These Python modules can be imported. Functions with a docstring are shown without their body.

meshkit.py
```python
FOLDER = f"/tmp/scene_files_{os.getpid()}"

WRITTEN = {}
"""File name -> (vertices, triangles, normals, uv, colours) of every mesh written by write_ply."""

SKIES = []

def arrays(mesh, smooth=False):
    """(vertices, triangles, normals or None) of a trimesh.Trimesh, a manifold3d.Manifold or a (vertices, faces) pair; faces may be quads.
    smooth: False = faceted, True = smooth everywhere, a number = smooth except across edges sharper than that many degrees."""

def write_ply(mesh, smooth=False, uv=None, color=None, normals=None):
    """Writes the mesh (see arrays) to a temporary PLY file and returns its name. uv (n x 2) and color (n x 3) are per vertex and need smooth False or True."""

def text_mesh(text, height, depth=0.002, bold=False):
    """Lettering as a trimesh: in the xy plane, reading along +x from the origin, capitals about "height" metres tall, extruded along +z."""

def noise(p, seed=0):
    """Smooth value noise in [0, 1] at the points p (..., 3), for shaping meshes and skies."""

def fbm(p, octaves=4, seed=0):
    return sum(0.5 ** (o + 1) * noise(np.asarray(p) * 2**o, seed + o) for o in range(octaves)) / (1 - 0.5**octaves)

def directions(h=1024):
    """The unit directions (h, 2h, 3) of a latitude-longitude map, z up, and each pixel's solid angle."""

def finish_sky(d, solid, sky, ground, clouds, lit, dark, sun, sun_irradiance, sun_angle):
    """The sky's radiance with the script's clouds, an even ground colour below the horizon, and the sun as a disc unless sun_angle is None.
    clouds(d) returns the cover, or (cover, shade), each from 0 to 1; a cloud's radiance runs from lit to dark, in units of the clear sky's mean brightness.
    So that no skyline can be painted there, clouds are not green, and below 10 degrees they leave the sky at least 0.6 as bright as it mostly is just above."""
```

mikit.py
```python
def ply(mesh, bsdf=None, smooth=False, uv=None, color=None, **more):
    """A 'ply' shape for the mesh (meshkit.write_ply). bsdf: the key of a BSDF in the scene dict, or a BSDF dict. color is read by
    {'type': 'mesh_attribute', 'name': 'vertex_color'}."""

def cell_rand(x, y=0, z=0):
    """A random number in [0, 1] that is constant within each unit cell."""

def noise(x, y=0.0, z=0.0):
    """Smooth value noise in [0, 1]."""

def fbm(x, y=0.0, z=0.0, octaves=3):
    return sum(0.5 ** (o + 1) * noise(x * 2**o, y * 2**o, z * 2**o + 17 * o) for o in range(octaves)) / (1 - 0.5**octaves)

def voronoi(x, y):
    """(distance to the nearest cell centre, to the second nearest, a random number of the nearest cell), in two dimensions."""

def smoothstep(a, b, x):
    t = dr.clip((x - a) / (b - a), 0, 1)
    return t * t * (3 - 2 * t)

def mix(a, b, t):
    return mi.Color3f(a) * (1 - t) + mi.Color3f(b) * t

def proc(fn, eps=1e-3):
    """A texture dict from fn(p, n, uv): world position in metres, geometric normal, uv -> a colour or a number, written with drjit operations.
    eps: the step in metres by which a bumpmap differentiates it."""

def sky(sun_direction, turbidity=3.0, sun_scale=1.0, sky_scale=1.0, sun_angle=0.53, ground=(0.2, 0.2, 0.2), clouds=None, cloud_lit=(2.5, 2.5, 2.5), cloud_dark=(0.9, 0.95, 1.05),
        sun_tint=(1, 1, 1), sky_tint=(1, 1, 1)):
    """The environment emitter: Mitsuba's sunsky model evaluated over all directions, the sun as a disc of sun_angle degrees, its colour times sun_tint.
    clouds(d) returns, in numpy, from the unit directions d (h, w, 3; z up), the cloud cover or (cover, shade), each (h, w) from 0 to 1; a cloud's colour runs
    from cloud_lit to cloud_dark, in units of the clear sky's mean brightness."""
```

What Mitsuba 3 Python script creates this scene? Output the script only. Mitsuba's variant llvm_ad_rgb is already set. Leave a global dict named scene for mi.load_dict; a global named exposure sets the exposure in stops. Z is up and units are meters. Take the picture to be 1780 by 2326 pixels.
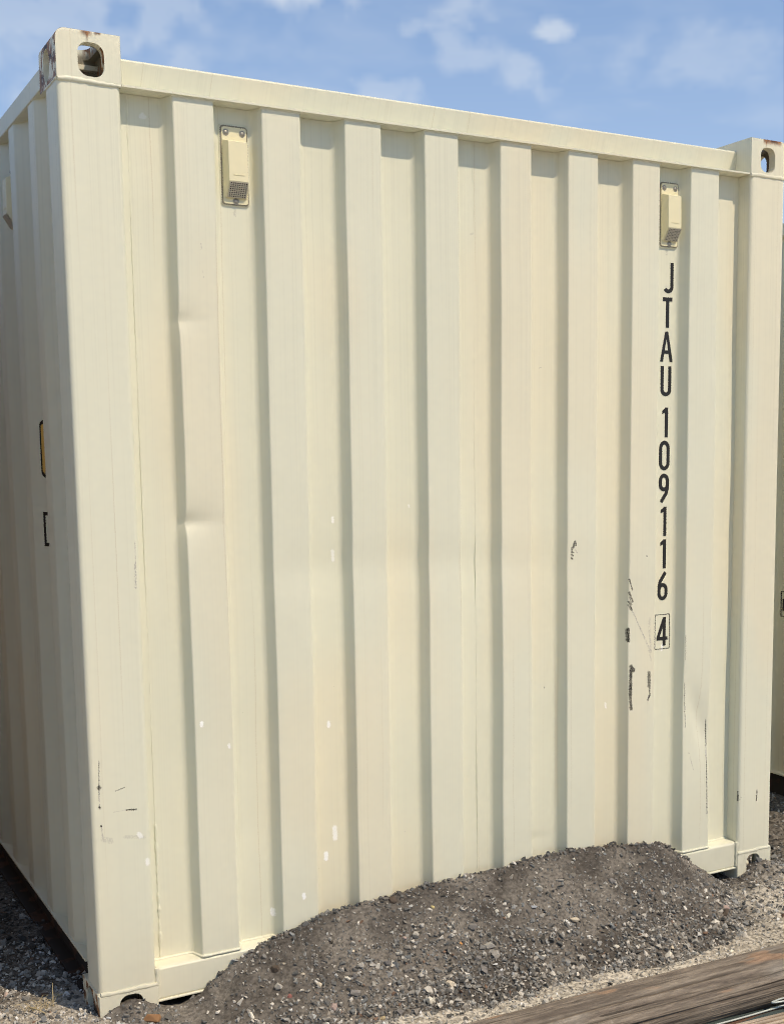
import math
import numpy as np
import trimesh, manifold3d, shapely
import shapely.geometry as sg
import shapely.affinity as sa
import drjit as dr
import mitsuba as mi
import mikit, meshkit

T = mi.ScalarTransform4f
scene, labels = {}, {}

# ------------------------------------------------------------------ camera, sky, exposure
CAM = np.array([-0.75594, -3.17397, 1.54028])
FWD = np.array([0.49189, 0.86199, -0.12253])
UP = np.array([0.07009, 0.10107, 0.99241])
scene['camera'] = {
    'type': 'perspective', 'fov': math.degrees(2 * math.atan(890 / 2793.23)), 'fov_axis': 'x',
    'near_clip': 0.05, 'far_clip': 2000.0,
    'principal_point_offset_x': -105.87 / 1780, 'principal_point_offset_y': -221.10 / 2326,
    'to_world': T().look_at(origin=CAM.tolist(), target=(CAM + FWD).tolist(), up=UP.tolist()),
}
SUN = np.array([0.39, -1.0, 1.37])


def cloud_cover(d):
    """Thin fair-weather cloud: wisps of noise all round, denser and whiter where the photograph has its few puffs."""
    az = np.degrees(np.arctan2(d[..., 0], d[..., 1]))
    el = np.degrees(np.arcsin(np.clip(d[..., 2], -1, 1)))
    k = 1.0 / np.maximum(d[..., 2] + 0.12, 0.05)
    q = np.stack([d[..., 0] * k, d[..., 1] * k, d[..., 2]], -1)
    warp = meshkit.fbm(q * 5.0, 4, seed=5) - 0.5
    n = meshkit.fbm(q * np.array([6.0, 9.0, 9.0]) + warp[..., None] * 1.2, 6, seed=11)
    fine = meshkit.fbm(d * 42.0 + warp[..., None] * 2.0, 5, seed=23)
    thin = np.clip((n - 0.44) / 0.34, 0, 1) * 0.12 + 0.16
    puff = np.zeros_like(az)
    for a, e, ra, re, s in ((35.1, 18.1, 1.2, 0.60, .50), (30.4, 18.2, 1.8, 1.1, .30), (33.6, 16.3, 1.6, 1.0, .34), (31.0, 17.0, 2.6, .6, .28), (27.3, 15.9, 1.8, .7, .26),
                            (24.4, 19.6, 1.8, .8, .6), (12.0, 18.0, 7.0, 3.0, .30), (41.5, 16.7, 3.2, 1.2, .18), (19.0, 16.0, 5.0, 3.0, .10),
                            (5, 24, 8, 2.5, .5), (52, 22, 6, 2, .5), (65, 18, 7, 1.6, .5), (-25, 26, 9, 3, .5), (-60, 20, 8, 2, .5), (110, 24, 9, 2.5, .5), (150, 30, 9, 3, .5), (-120, 28, 9, 3, .5)):
        r2 = ((az - a) / ra) ** 2 + ((el - e) / re) ** 2
        body = np.exp(-r2 * 0.9)
        puff = np.maximum(puff, .8 * s * np.clip((body + (fine - 0.5) * 2.4 - 0.25) / 0.62, 0, 1) * np.clip(body * 3, 0, 1))
    low = np.clip((20 - el) / 20, 0, 1) * 0.30
    return np.clip(thin + puff + low, 0, 0.9)


scene['sky'] = mikit.sky(SUN, turbidity=3.0, sky_scale=1.50, clouds=cloud_cover, cloud_lit=(2.25, 2.4, 2.55), cloud_dark=(1.4, 1.5, 1.65), sky_tint=(.88, 1.01, 1.12), ground=(.22, .2, .17))
exposure = 1.27

# ------------------------------------------------------------------ helpers


def unique(key):
    if key not in scene and key not in labels:
        return key
    i = 1
    while f'{key}_{i:03d}' in scene or f'{key}_{i:03d}' in labels:
        i += 1
    return f'{key}_{i:03d}'


def add(key, mesh, bsdf, smooth=False, label=None, category=None, group=None, kind=None, **kw):
    key = unique(key)
    scene[key] = mikit.ply(mesh, bsdf, smooth, **kw)
    note(key, label, category, group, kind)
    return key


def note(key, label=None, category=None, group=None, kind=None):
    e = {k: v for k, v in (('label', label), ('category', category), ('group', group), ('kind', kind)) if v}
    if e:
        labels[key] = e


def thing(key, label, category, group=None):
    key = unique(key)
    note(key, label, category, group)
    return key


def tri(m):
    q = m.to_mesh()
    return trimesh.Trimesh(q.vert_properties[:, :3], q.tri_verts, process=False)


def join(ms):
    return trimesh.util.concatenate([tri(m) if hasattr(m, 'to_mesh') else m for m in ms])


def hull(points):
    return manifold3d.Manifold.hull_points(np.asarray(points, float))


def prism(poly, a, b, axis):
    """shapely polygon extruded from a to b; its plane is (y,z) for axis x, (x,z) for axis y and (x,y) for axis z."""
    m = trimesh.creation.extrude_polygon(poly, b - a, engine='earcut')
    v = m.vertices.copy()
    if axis == 'x':
        m.vertices = np.stack([v[:, 2] + a, v[:, 0], v[:, 1]], 1)
    elif axis == 'y':
        m.vertices = np.stack([v[:, 0], v[:, 2] + a, v[:, 1]], 1)
        m.invert()
    else:
        m.vertices = v + [0, 0, a]
    return m


def man(m):
    return manifold3d.Manifold(manifold3d.Mesh(np.asarray(m.vertices, np.float32), np.asarray(m.faces, np.uint32)))


def box(x0, x1, y0, y1, z0, z1, r=0.0):
    if r <= 0:
        return trimesh.creation.box(bounds=[[x0, y0, z0], [x1, y1, z1]])
    p = []
    for i in (0, 1):
        for j in (0, 1):
            for k in (0, 1):
                c = np.array([(x0, x1)[i], (y0, y1)[j], (z0, z1)[k]])
                s = np.array([1 - 2 * i, 1 - 2 * j, 1 - 2 * k]) * r
                for w in ((0, 1, 1), (1, 0, 1), (1, 1, 0), (.3, .3, 1), (.3, 1, .3), (1, .3, .3)):
                    p.append(c + s * np.array(w))
    return tri(hull(p))


def rounded(poly, r):
    return poly.buffer(-r, quad_segs=6).buffer(r, quad_segs=6)


def tube(points, radii, sides=8, jitter=0.0, rng=None):
    p = np.asarray(points, float)
    n = len(p)
    t = np.gradient(p, axis=0)
    t /= np.linalg.norm(t, axis=1, keepdims=True) + 1e-12
    a = np.cross(t, np.where(np.abs(t[:, 2:]) < 0.9, [0, 0, 1.0], [0, 1.0, 0.0]))
    a /= np.linalg.norm(a, axis=1, keepdims=True) + 1e-12
    b = np.cross(t, a)
    ang = np.arange(sides) * 2 * np.pi / sides
    rad = np.broadcast_to(radii, (n,))[:, None, None].copy() * np.ones((1, sides, 1))
    if jitter:
        rad *= 1 + jitter * rng.uniform(-1, 1, (n, sides, 1))
    v = p[:, None] + rad * (np.cos(ang)[None, :, None] * a[:, None] + np.sin(ang)[None, :, None] * b[:, None])
    i, j = np.meshgrid(np.arange(n - 1), np.arange(sides), indexing='ij')
    q = np.stack([i * sides + j, i * sides + (j + 1) % sides, (i + 1) * sides + (j + 1) % sides, (i + 1) * sides + j], -1).reshape(-1, 4)
    f = np.vstack([q[:, [0, 1, 2]], q[:, [0, 2, 3]]])
    c0, c1 = n * sides, n * sides + 1
    k = np.arange(sides)
    f = np.vstack([f, np.stack([k * 0 + c0, (k + 1) % sides, k], 1), np.stack([k * 0 + c1, k + (n - 1) * sides, (k + 1) % sides + (n - 1) * sides], 1)])
    m = trimesh.Trimesh(np.vstack([v.reshape(-1, 3), p[:1], p[-1:]]), f, process=False)
    if m.volume < 0:
        m.invert()
    return m


def bead(p0, p1, r, seed, step=.005, wob=.35):
    """A hand-laid weld bead: a lumpy tube along a straight line."""
    rng = np.random.default_rng(seed)
    p0, p1 = np.asarray(p0, float), np.asarray(p1, float)
    n = max(6, int(np.linalg.norm(p1 - p0) / step))
    t = np.linspace(0, 1, n)[:, None]
    p = p0 + (p1 - p0) * t
    low = meshkit.noise(np.stack([np.linspace(0, n / 7, n), np.zeros(n), np.zeros(n)], -1), seed) - .5
    mid = meshkit.noise(np.stack([np.linspace(0, n / 2.2, n), np.zeros(n), np.zeros(n)], -1), seed + 7) - .5
    rad = r * (1 + wob * 1.6 * low + wob * mid)
    p = p + rng.normal(0, r * .06, p.shape) + low[:, None] * r * .5
    return tube(p, rad, 7)


def fillet_path(nodes, r, n=5):
    """2-D polyline with its inner corners rounded."""
    nodes = [np.asarray(q, float) for q in nodes]
    out = [nodes[0]]
    for i, (a, b, c) in enumerate(zip(nodes[:-2], nodes[1:-1], nodes[2:])):
        rr = r[i % len(r)] if isinstance(r, tuple) else r
        ra = min(rr, np.linalg.norm(b - a) * .48)
        rc = min(rr, np.linalg.norm(c - b) * .48)
        p, q = b + (a - b) / np.linalg.norm(a - b) * ra, b + (c - b) / np.linalg.norm(c - b) * rc
        for t in np.linspace(0, 1, n):
            out.append((1 - t) ** 2 * p + 2 * t * (1 - t) * b + t * t * q)
    out.append(nodes[-1])
    res = [out[0]]
    for q in out[1:]:
        d = np.linalg.norm(q - res[-1])
        if d < 1e-6:
            continue
        k = max(1, int(d / .016))
        res += [res[-1] + (q - res[-1]) * (i / k) for i in range(1, k + 1)] if k > 1 else [q]
    return np.array(res)


def grid_mesh(V):
    """(rows, columns, 3) points as a sheet."""
    r, c = V.shape[:2]
    i, j = np.meshgrid(np.arange(r - 1), np.arange(c - 1), indexing='ij')
    a = i * c + j
    f = np.vstack([np.stack([a, a + 1, a + c + 1], -1).reshape(-1, 3), np.stack([a, a + c + 1, a + c], -1).reshape(-1, 3)])
    return trimesh.Trimesh(V.reshape(-1, 3), f, process=False)


# ------------------------------------------------------------------ materials
BEIGE = (0.655, 0.605, 0.452)
N, F, SS, MIX = mikit.noise, mikit.fbm, mikit.smoothstep, mikit.mix


def principled(color, rough, spec=.4, **kw):
    return {'type': 'twosided', 'b': {'type': 'principled', 'base_color': color if isinstance(color, dict) else {'type': 'rgb', 'value': list(color)}, 'roughness': rough, 'specular': spec, **kw}}


def paint_base(p, n):
    # faint tint drift, fine vertical weather streaks, thin brown run-off lines
    big = F(p.x * 2.3 + p.y * 1.9, p.z * 1.1, 3.0, octaves=3)
    tint = F(p.x * 5.0 + p.y * 4.0 + 31.0, p.z * 1.7, 9.0, octaves=2)
    c = MIX(mi.Color3f(.642, .640, .512), mi.Color3f(.670, .638, .490), SS(.3, .7, tint))
    c = c * (0.95 + 0.10 * big)
    h = p.x + p.y * 0.83
    streak = N(h * 420.0, p.z * 2.2, 5.0) * .6 + N(h * 160.0, p.z * 1.1, 8.0) * .4
    fade = .35 + .65 * SS(1.2, 2.5, p.z)
    c = c * (1 - .045 * fade * SS(.45, .85, streak))
    cell = dr.floor(h / .031)
    at = (cell + .2 + .6 * mikit.cell_rand(cell, 3)) * .031
    wob = (N(p.z * 3.0, cell, 2.0) - .5) * .002
    line = dr.exp(-dr.square((h - at - wob) / .0011)) * SS(.55, .8, mikit.cell_rand(cell, 11)) * SS(.35, .7, N(p.z * 1.6, cell * 7.0, 1.0))
    c = MIX(c, c * mi.Color3f(.80, .72, .64), .55 * line)
    dust = F(p.x * 60, p.y * 60, p.z * 60, octaves=3)
    c = c * (.985 + .03 * dust)
    low = SS(.45, .10, p.z) * F(p.x * 9 + p.y * 9, p.z * 14, 2.0, octaves=3)
    return MIX(c, mi.Color3f(.42, .37, .28), .20 * low)


def paint_fn(p, n, uv):
    return paint_base(p, n)


# worn marks of the front end: (x0, z0, x1, z1, half-width, colour 0 black / 1 grey / 2 white, strength)
MARKS = [
    (1.791, 1.135, 1.803, 1.099, .0022, 0, .9), (1.791, 1.092, 1.805, 1.060, .0030, 0, .8), (1.793, 1.075, 1.801, 1.050, .0018, 0, .7), (1.791, 1.061, 1.803, 1.032, .0024, 0, .9),
    (1.790, 1.050, 1.797, 1.034, .0020, 0, .8), (1.7905, .968, 1.7912, .929, .0042, 0, 1), (1.800, .838, 1.7965, .745, .0056, 0, 1), (1.797, .735, 1.7995, .700, .0050, 0, .95), (1.800, .842, 1.810, .829, .0062, 0, .95),
    (1.875, .814, 1.876, .770, .0058, 0, .85), (1.880, .815, 1.873, .800, .0020, 0, .8), (1.870, .790, 1.879, .765, .0018, 0, .7), (1.871, .723, 1.879, .742, .0032, 0, .95), (1.878, .765, 1.877, .748, .0026, 0, .8),
    (1.801, 1.037, 1.882, .889, .0015, 1, .75), (1.815, 1.010, 1.884, .875, .0010, 1, .5), (1.875, .969, 1.884, .881, .0026, 1, .5), (1.877, 1.000, 1.876, .950, .0030, 1, .35), (1.870, .905, 1.884, .855, .0020, 1, .45),
    (1.567, 1.268, 1.561, 1.252, .0038, 0, .9), (1.570, 1.266, 1.572, 1.256, .0020, 0, .9), (1.562, 1.255, 1.577, 1.232, .0009, 1, .8), (1.555, 1.249, 1.5555, 1.236, .0026, 0, .9), (1.556, 1.237, 1.563, 1.235, .0018, 0, .9), (1.5555, 1.228, 1.561, 1.224, .0026, 0, .9), (1.5545, 1.217, 1.557, 1.215, .0030, 0, 1),
    (2.0335, .930, 2.0345, .844, .0011, 0, .6), (2.035, .763, 2.040, .607, .0012, 0, .85), (2.1375, .620, 2.141, .529, .0016, 0, .9), (2.1375, .496, 2.142, .285, .0015, 0, .9), (2.139, .530, 2.138, .500, .0040, 1, .5),
    (2.062, .500, 2.078, .452, .0014, 1, .5), (2.055, .515, 2.060, .512, .0012, 1, .6),
    (.0285, .760, .0250, .672, .0010, 0, .8), (.0250, .689, .0252, .6885, .0046, 0, 1), (.0240, .680, .0250, .640, .0014, 1, .8), (.0252, .636, .0252, .6355, .0030, 0, 1), (.0262, .586, .0262, .5845, .0024, 0, 1), (.0265, .585, .031, .545, .0018, 1, .6),
    (.096, .6185, .121, .6160, .0018, 0, .95), (.068, .674, .094, .6805, .0009, 0, .7), (.060, .617, .096, .6185, .0009, 1, .4), (.031, .548, .050, .541, .0065, 1, .35), (.09, .545, .141, .536, .0040, 1, .30), (.126, .547, .131, .540, .0060, 2, .6),
    (.147, 1.332, .1475, 1.275, .0010, 1, .6), (.1465, 1.275, .145, 1.210, .0020, 1, .7), (2.281, .345, 2.2815, .312, .0016, 0, .9), (2.284, .316, 2.291, .324, .0018, 1, .8), (2.366, .340, 2.367, .330, .0026, 0, .9), (2.3655, .322, 2.365, .303, .0024, 0, .9),
    (.314, .827, .3142, .820, .0050, 2, .95), (.391, .755, .3912, .748, .0040, 2, .7), (.603, .284, .604, .274, .0055, 2, .9), (.741, 1.372, .7415, 1.360, .0040, 2, .7), (.740, 1.275, .7415, 1.250, .0050, 2, .6),
    (.715, .772, .7155, .762, .0052, 2, .85), (.727, .452, .7285, .420, .0075, 2, .75), (.697, .378, .6975, .362, .0068, 2, .95), (.5205, .242, .521, .228, .0055, 2, .85), (.224, 2.420, .233, 2.420, .0060, 2, .45), (.228, 2.425, .2285, 2.422, .0050, 2, .45),
    (1.7275, .720, 1.729, .704, .0030, 2, .7), (.146, .472, .147, .462, .0062, 2, .6), (.990, 1.40, .991, 1.396, .0030, 2, .5), (1.985, .965, 1.986, .905, .0008, 1, .2), (1.969, .897, 1.966, .878, .0042, 2, .8),
    (1.213, 2.203, 1.221, 2.204, .0030, 1, .3), (.358, 2.105, .359, 2.09, .0010, 1, .6), (.36, 2.035, .362, 2.02, .0010, 1, .5), (1.46, 1.815, 1.468, 1.817, .0012, 1, .5), (1.86, 1.21, 1.8615, 1.207, .0018, 0, .7), (1.48, .80, 1.4805, .798, .0018, 0, .6),
    (.471, 2.206, .4705, 2.194, .0035, 1, .40), (1.968, 2.208, 1.967, 2.196, .0035, 1, .40),
]


def paint_front_fn(p, n, uv):
    c = paint_base(p, n)
    edge = (N(p.x * 420, p.z * 420, 1.0) - .5) * .0028 + (N(p.x * 1300, p.z * 500, 4.0) - .5) * .0018
    grain = SS(.25, .55, N(p.x * 700, p.z * 300, 7.0))
    dark, grey, white = mi.Float(0), mi.Float(0), mi.Float(0)
    for x0, z0, x1, z1, w, kind, s in MARKS:
        w = w * (1.2 if kind < 2 else 1.0)
        dx, dz = x1 - x0, z1 - z0
        t = dr.clip(((p.x - x0) * dx + (p.z - z0) * dz) / (dx * dx + dz * dz), 0, 1)
        d = dr.sqrt(dr.square(p.x - x0 - t * dx) + dr.square(p.z - z0 - t * dz)) + edge * min(1.0, w / .003)
        m = s * SS(w * 1.3, w * .6, d)
        if kind == 0:
            dark = dr.maximum(dark, m)
        elif kind == 1:
            grey = dr.maximum(grey, m)
        else:
            white = dr.maximum(white, m)
    onpost = dr.select((p.x < .159) | (p.x > 2.279), SS(.016, .012, p.y), 1.0)
    front = SS(.09, .07, p.y) * onpost
    c = MIX(c, mi.Color3f(.30, .29, .26), front * grey * grain)
    c = MIX(c, mi.Color3f(.86, .87, .86), front * white * (.80 + .20 * grain))
    return MIX(c, mi.Color3f(.022, .020, .014), front * dark * (.68 + .32 * grain))


def paint_cast_fn(p, n, uv):
    c = paint_base(p, n)
    a = F(p.x * 30, p.y * 30, p.z * 30, octaves=4)
    b = F(p.x * 95, p.y * 95, p.z * 26, octaves=3)
    side = SS(-.55, -.85, n.x) * SS(.3, .2, p.x)
    top = SS(.55, .85, n.z)
    edge = SS(2.535, 2.592, p.z) * .24 * SS(-.1, .0, p.z)
    # chipped spots on the two front upper castings, where handling gear has struck them
    chip = dr.maximum(dr.maximum(SS(.020, .004, dr.abs(p.x - .077)) * SS(2.572, 2.590, p.z), SS(.012, .003, dr.abs(p.x - .105)) * SS(2.578, 2.590, p.z)),
                      SS(.046, .034, dr.abs(p.x - 2.370)) * SS(2.570, 2.588, p.z)) * SS(.06, .02, p.y)
    drip = dr.maximum(SS(.005, .001, dr.abs(p.x - .0785)) * SS(2.555, 2.58, p.z), SS(.004, .001, dr.abs(p.x - 2.343)) * SS(2.560, 2.58, p.z)) * SS(.05, .01, p.y)
    # the bare inside of a casting is dirty and rusty
    inner = SS(.027, .03, p.y) * dr.maximum(SS(.024, .026, p.x) * SS(.140, .138, p.x), SS(2.297, 2.299, p.x) * SS(2.414, 2.412, p.x)) * SS(2.494, 2.497, p.z) * SS(2.588, 2.570, p.z)
    m = side * SS(.445, .53, a * .55 + b * .45) + chip * SS(.25, .5, b + .25 * chip) + top * SS(.52, .60, a) + drip * .55 * SS(.3, .6, b) 
    m = dr.clip(m, 0, 1)
    rust = MIX(mi.Color3f(.085, .032, .015), mi.Color3f(.26, .125, .055), SS(.3, .7, b))
    rust = MIX(rust, mi.Color3f(.03, .023, .018), SS(.58, .72, a))
    halo = dr.clip(side * SS(.40, .52, a * .5 + b * .5) * .6 + drip * .4 + chip * .5, 0, 1)
    c = MIX(c, mi.Color3f(.46, .33, .21), halo)
    c = MIX(c, MIX(mi.Color3f(.13, .115, .085), rust, SS(.42, .6, a)), .85 * dr.clip(inner, 0, 1))
    return MIX(c, rust, m)


scene['paint'] = principled(mikit.proc(paint_fn), .46, .38)
scene['paint_front'] = principled(mikit.proc(paint_front_fn), .46, .38)
scene['paint_casting'] = principled(mikit.proc(paint_cast_fn), .52, .38)
scene['brown_paint'] = principled((.22, .168, .125), .6, .3)
scene['vent_plastic'] = principled((.69, .64, .43), .5, .4)
scene['vent_dark'] = principled((.016, .015, .013), .8, .2)
scene['grille_plastic'] = principled((.46, .42, .33), .6, .3)
scene['seal'] = principled((.23, .21, .16), .7, .3)
scene['zinc'] = principled((.30, .28, .24), .42, .5, metallic=.7)
scene['letter_black'] = principled((.014, .013, .012), .42, .4)
scene['decal_yellow'] = principled((.62, .39, .10), .45, .4)
scene['underframe_paint'] = principled(mikit.proc(lambda p, n, uv: MIX(mi.Color3f(.040, .034, .030), mi.Color3f(.085, .048, .032), SS(.55, .68, F(p.x * 20, p.y * 20, p.z * 30, octaves=4)))), .8, .2)

# ------------------------------------------------------------------ the shipping container
WID, LEN, HGT = 2.438, 6.058, 2.591
YO, YI = .015, .0606
RIBS = [(.2950, .4030), (.5385, .6485), (.7830, .8940), (1.0350, 1.1460), (1.2930, 1.4020), (1.5400, 1.6520), (1.7900, 1.8990), (2.0300, 2.1500)]


def front_profile():
    nodes = [(.150, YI)]
    for a, b in RIBS:
        nodes += [(a - .018, YI), (a, YO), (b, YO), (b + .018, YI)]
    return fillet_path(nodes + [(2.290, YI)], (.013, .0045, .0045, .013))


def dent(x, z):
    d = .0045 * np.exp(-((x - .297) / .010) ** 2 - ((z - 1.374) / .014) ** 2) + .0035 * np.exp(-((x - .299) / .009) ** 2 - ((z - 1.905) / .012) ** 2)
    d += .0045 * np.exp(-((z - 1.20 - .03 * np.sin(x * 2.1)) / .065) ** 2) * np.clip((x - .45) / .2, 0, 1) * np.clip((1.75 - x) / .4, 0, 1)
    d += .0180 * np.exp(-np.sqrt((z - 1.374) ** 2 + .003 ** 2) / .036) * np.exp(-((x - .295) / .070) ** 2) * np.clip((x - .270) / .024, 0, 1)
    d += .0095 * np.exp(-np.abs(z - 1.905) / .034) * np.exp(-((x - .297) / .050) ** 2) * np.clip((x - .270) / .024, 0, 1)
    t = ((x - 2.030) * .099 + (z - .805) * -.241) / .0679
    off = ((x - 2.030) * .241 + (z - .805) * .099) / .2605
    d += .0175 * np.exp(-np.abs(off) / .045) * np.exp(-((t - .75) / .55) ** 2) * (x > 2.00) * (x < 2.17)
    d += .0050 * np.exp(-np.abs(z - .300) / .022) * np.exp(-((x - 1.440) / .045) ** 2)
    d += .0030 * np.exp(-((z - .95) / .16) ** 2) * np.exp(-((x - 1.79) / .05) ** 2)
    return d


def front_sheet(worn):
    prof = front_profile()
    z = np.concatenate([np.arange(.160, 2.4705, .011), [2.4705]])
    X, Z = np.meshgrid(prof[:, 0], z)
    Y = np.broadcast_to(prof[:, 1], X.shape).copy()
    q = np.stack([X * 2.2, np.zeros_like(X), Z * 2.0], -1)
    ends = np.clip((2.47 - Z) / .25, 0, 1) * np.clip((Z - .16) / .25, 0, 1)
    text = 1 - np.clip(1.9 * np.exp(-((X - 1.968) / .055) ** 2), 0, 1)
    Y += (meshkit.fbm(q, 3, 3) - .5) * .0075 * ends * text
    X = X + (meshkit.noise(np.stack([X * 3, np.zeros_like(X) + 4, Z * 2.6], -1), 9) - .5) * .0034 * ends
    if worn:
        Y += dent(X, Z)
    return grid_mesh(np.stack([X, Y, Z], -1))


SIDE_OUT, SIDE_IN = .014, .050
SIDE_RIBS = [(.326 + .271 * k, .399 + .271 * k) for k in range(21)]


def side_profile():
    nodes = [(.120, SIDE_IN)]
    for a, b in SIDE_RIBS:
        nodes += [(a - .068, SIDE_IN), (a, SIDE_OUT), (b, SIDE_OUT), (b + .066, SIDE_IN)]
    return fillet_path(nodes + [(5.94, SIDE_IN)], (.010, .005, .005, .010), 4)


def side_sheet(mirror):
    prof = side_profile()
    z = np.linspace(.1575, 2.4985, 40)
    Y, Z = np.meshgrid(prof[:, 0], z)
    X = np.broadcast_to(prof[:, 1], Y.shape).copy()
    X += (meshkit.fbm(np.stack([Y * 1.5, Z * 1.5, Y * 0], -1), 3, 31 + mirror) - .5) * .003 * np.clip((2.49 - Z) / .3, 0, 1) * np.clip((Z - .16) / .3, 0, 1)
    V = np.stack([WID - X if mirror else X, Y, Z], -1)
    return grid_mesh(V)


def side_at(s_y):
    """Outer x of the left side sheet at depth s_y."""
    pr = side_profile()
    return np.interp(s_y, pr[:, 0], pr[:, 1])


def stadium(w, h, seg=12):
    r = min(w, h) / 2
    return sg.LineString([(0, -(h / 2 - r)), (0, h / 2 - r)]).buffer(r, quad_segs=seg) if h >= w else sg.LineString([(-(w / 2 - r), 0), (w / 2 - r, 0)]).buffer(r, quad_segs=seg)


def casting(mx, my, mz):
    """One corner casting, hollow, with its three handling holes; the outer corner is at the origin side of each axis (upper left front)."""
    # profile in (x, up): up measured from the casting's inner face
    prof = sg.box(0, 0, .1615, .118)
    corner = sg.box(0, .118 - .026, .026, .118).difference(sg.Point(.026, .118 - .026).buffer(.026, quad_segs=8))
    prof = prof.difference(corner)
    pts = []
    for y, inset in ((0, .0035), (.001, .0012), (.0035, 0.0), (.1775, 0.0)):
        for x, u in np.asarray(prof.buffer(-inset).exterior.coords if inset else prof.exterior.coords):
            pts.append((x, y, u))
    m = hull(pts)
    m -= man(box(.026, .138, .028, .152, .022, .092))
    m -= man(prism(sa.translate(rounded(sg.box(-.0325, -.0405, .0325, .0405), .0255), .0865, .0505), -.05, .06, 'y'))
    m -= man(prism(sa.translate(stadium(.0635, .0795), .1000, .0505), -.05, .06, 'x'))
    m -= man(prism(sa.translate(stadium(.0635, .1240), .0860, .0960), .07, .2, 'z'))
    t = tri(m)
    t = t.subdivide_to_size(.03) if False else t
    v = t.vertices.copy()
    if mx:
        v[:, 0] = WID - v[:, 0]
    if my:
        v[:, 1] = LEN - v[:, 1]
    v[:, 2] = .118 - v[:, 2] if mz else HGT - .118 + v[:, 2]
    t = trimesh.Trimesh(v, t.faces, process=False)
    if (mx + my + mz) % 2:
        t.invert()
    return t


def post_mesh(mx, my, bayr):
    p = sg.box(.0015, .0035, .1580, .0900).union(sg.box(.0015, .0035, .052, .1310))
    p = rounded(p, .013)
    z0, z1 = .1195, HGT - .1195
    rings, zs = [], [z0, z0 + .003, z1 - .014, z1 - .006, z1 - .001]
    m = prism(p, z0, z1, 'z')
    v = m.vertices.copy()
    if mx:
        v[:, 0] = WID - v[:, 0]
    if my:
        v[:, 1] = LEN - v[:, 1]
    m = trimesh.Trimesh(v, m.faces, process=False)
    if (mx + my) % 2:
        m.invert()
    return m


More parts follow.
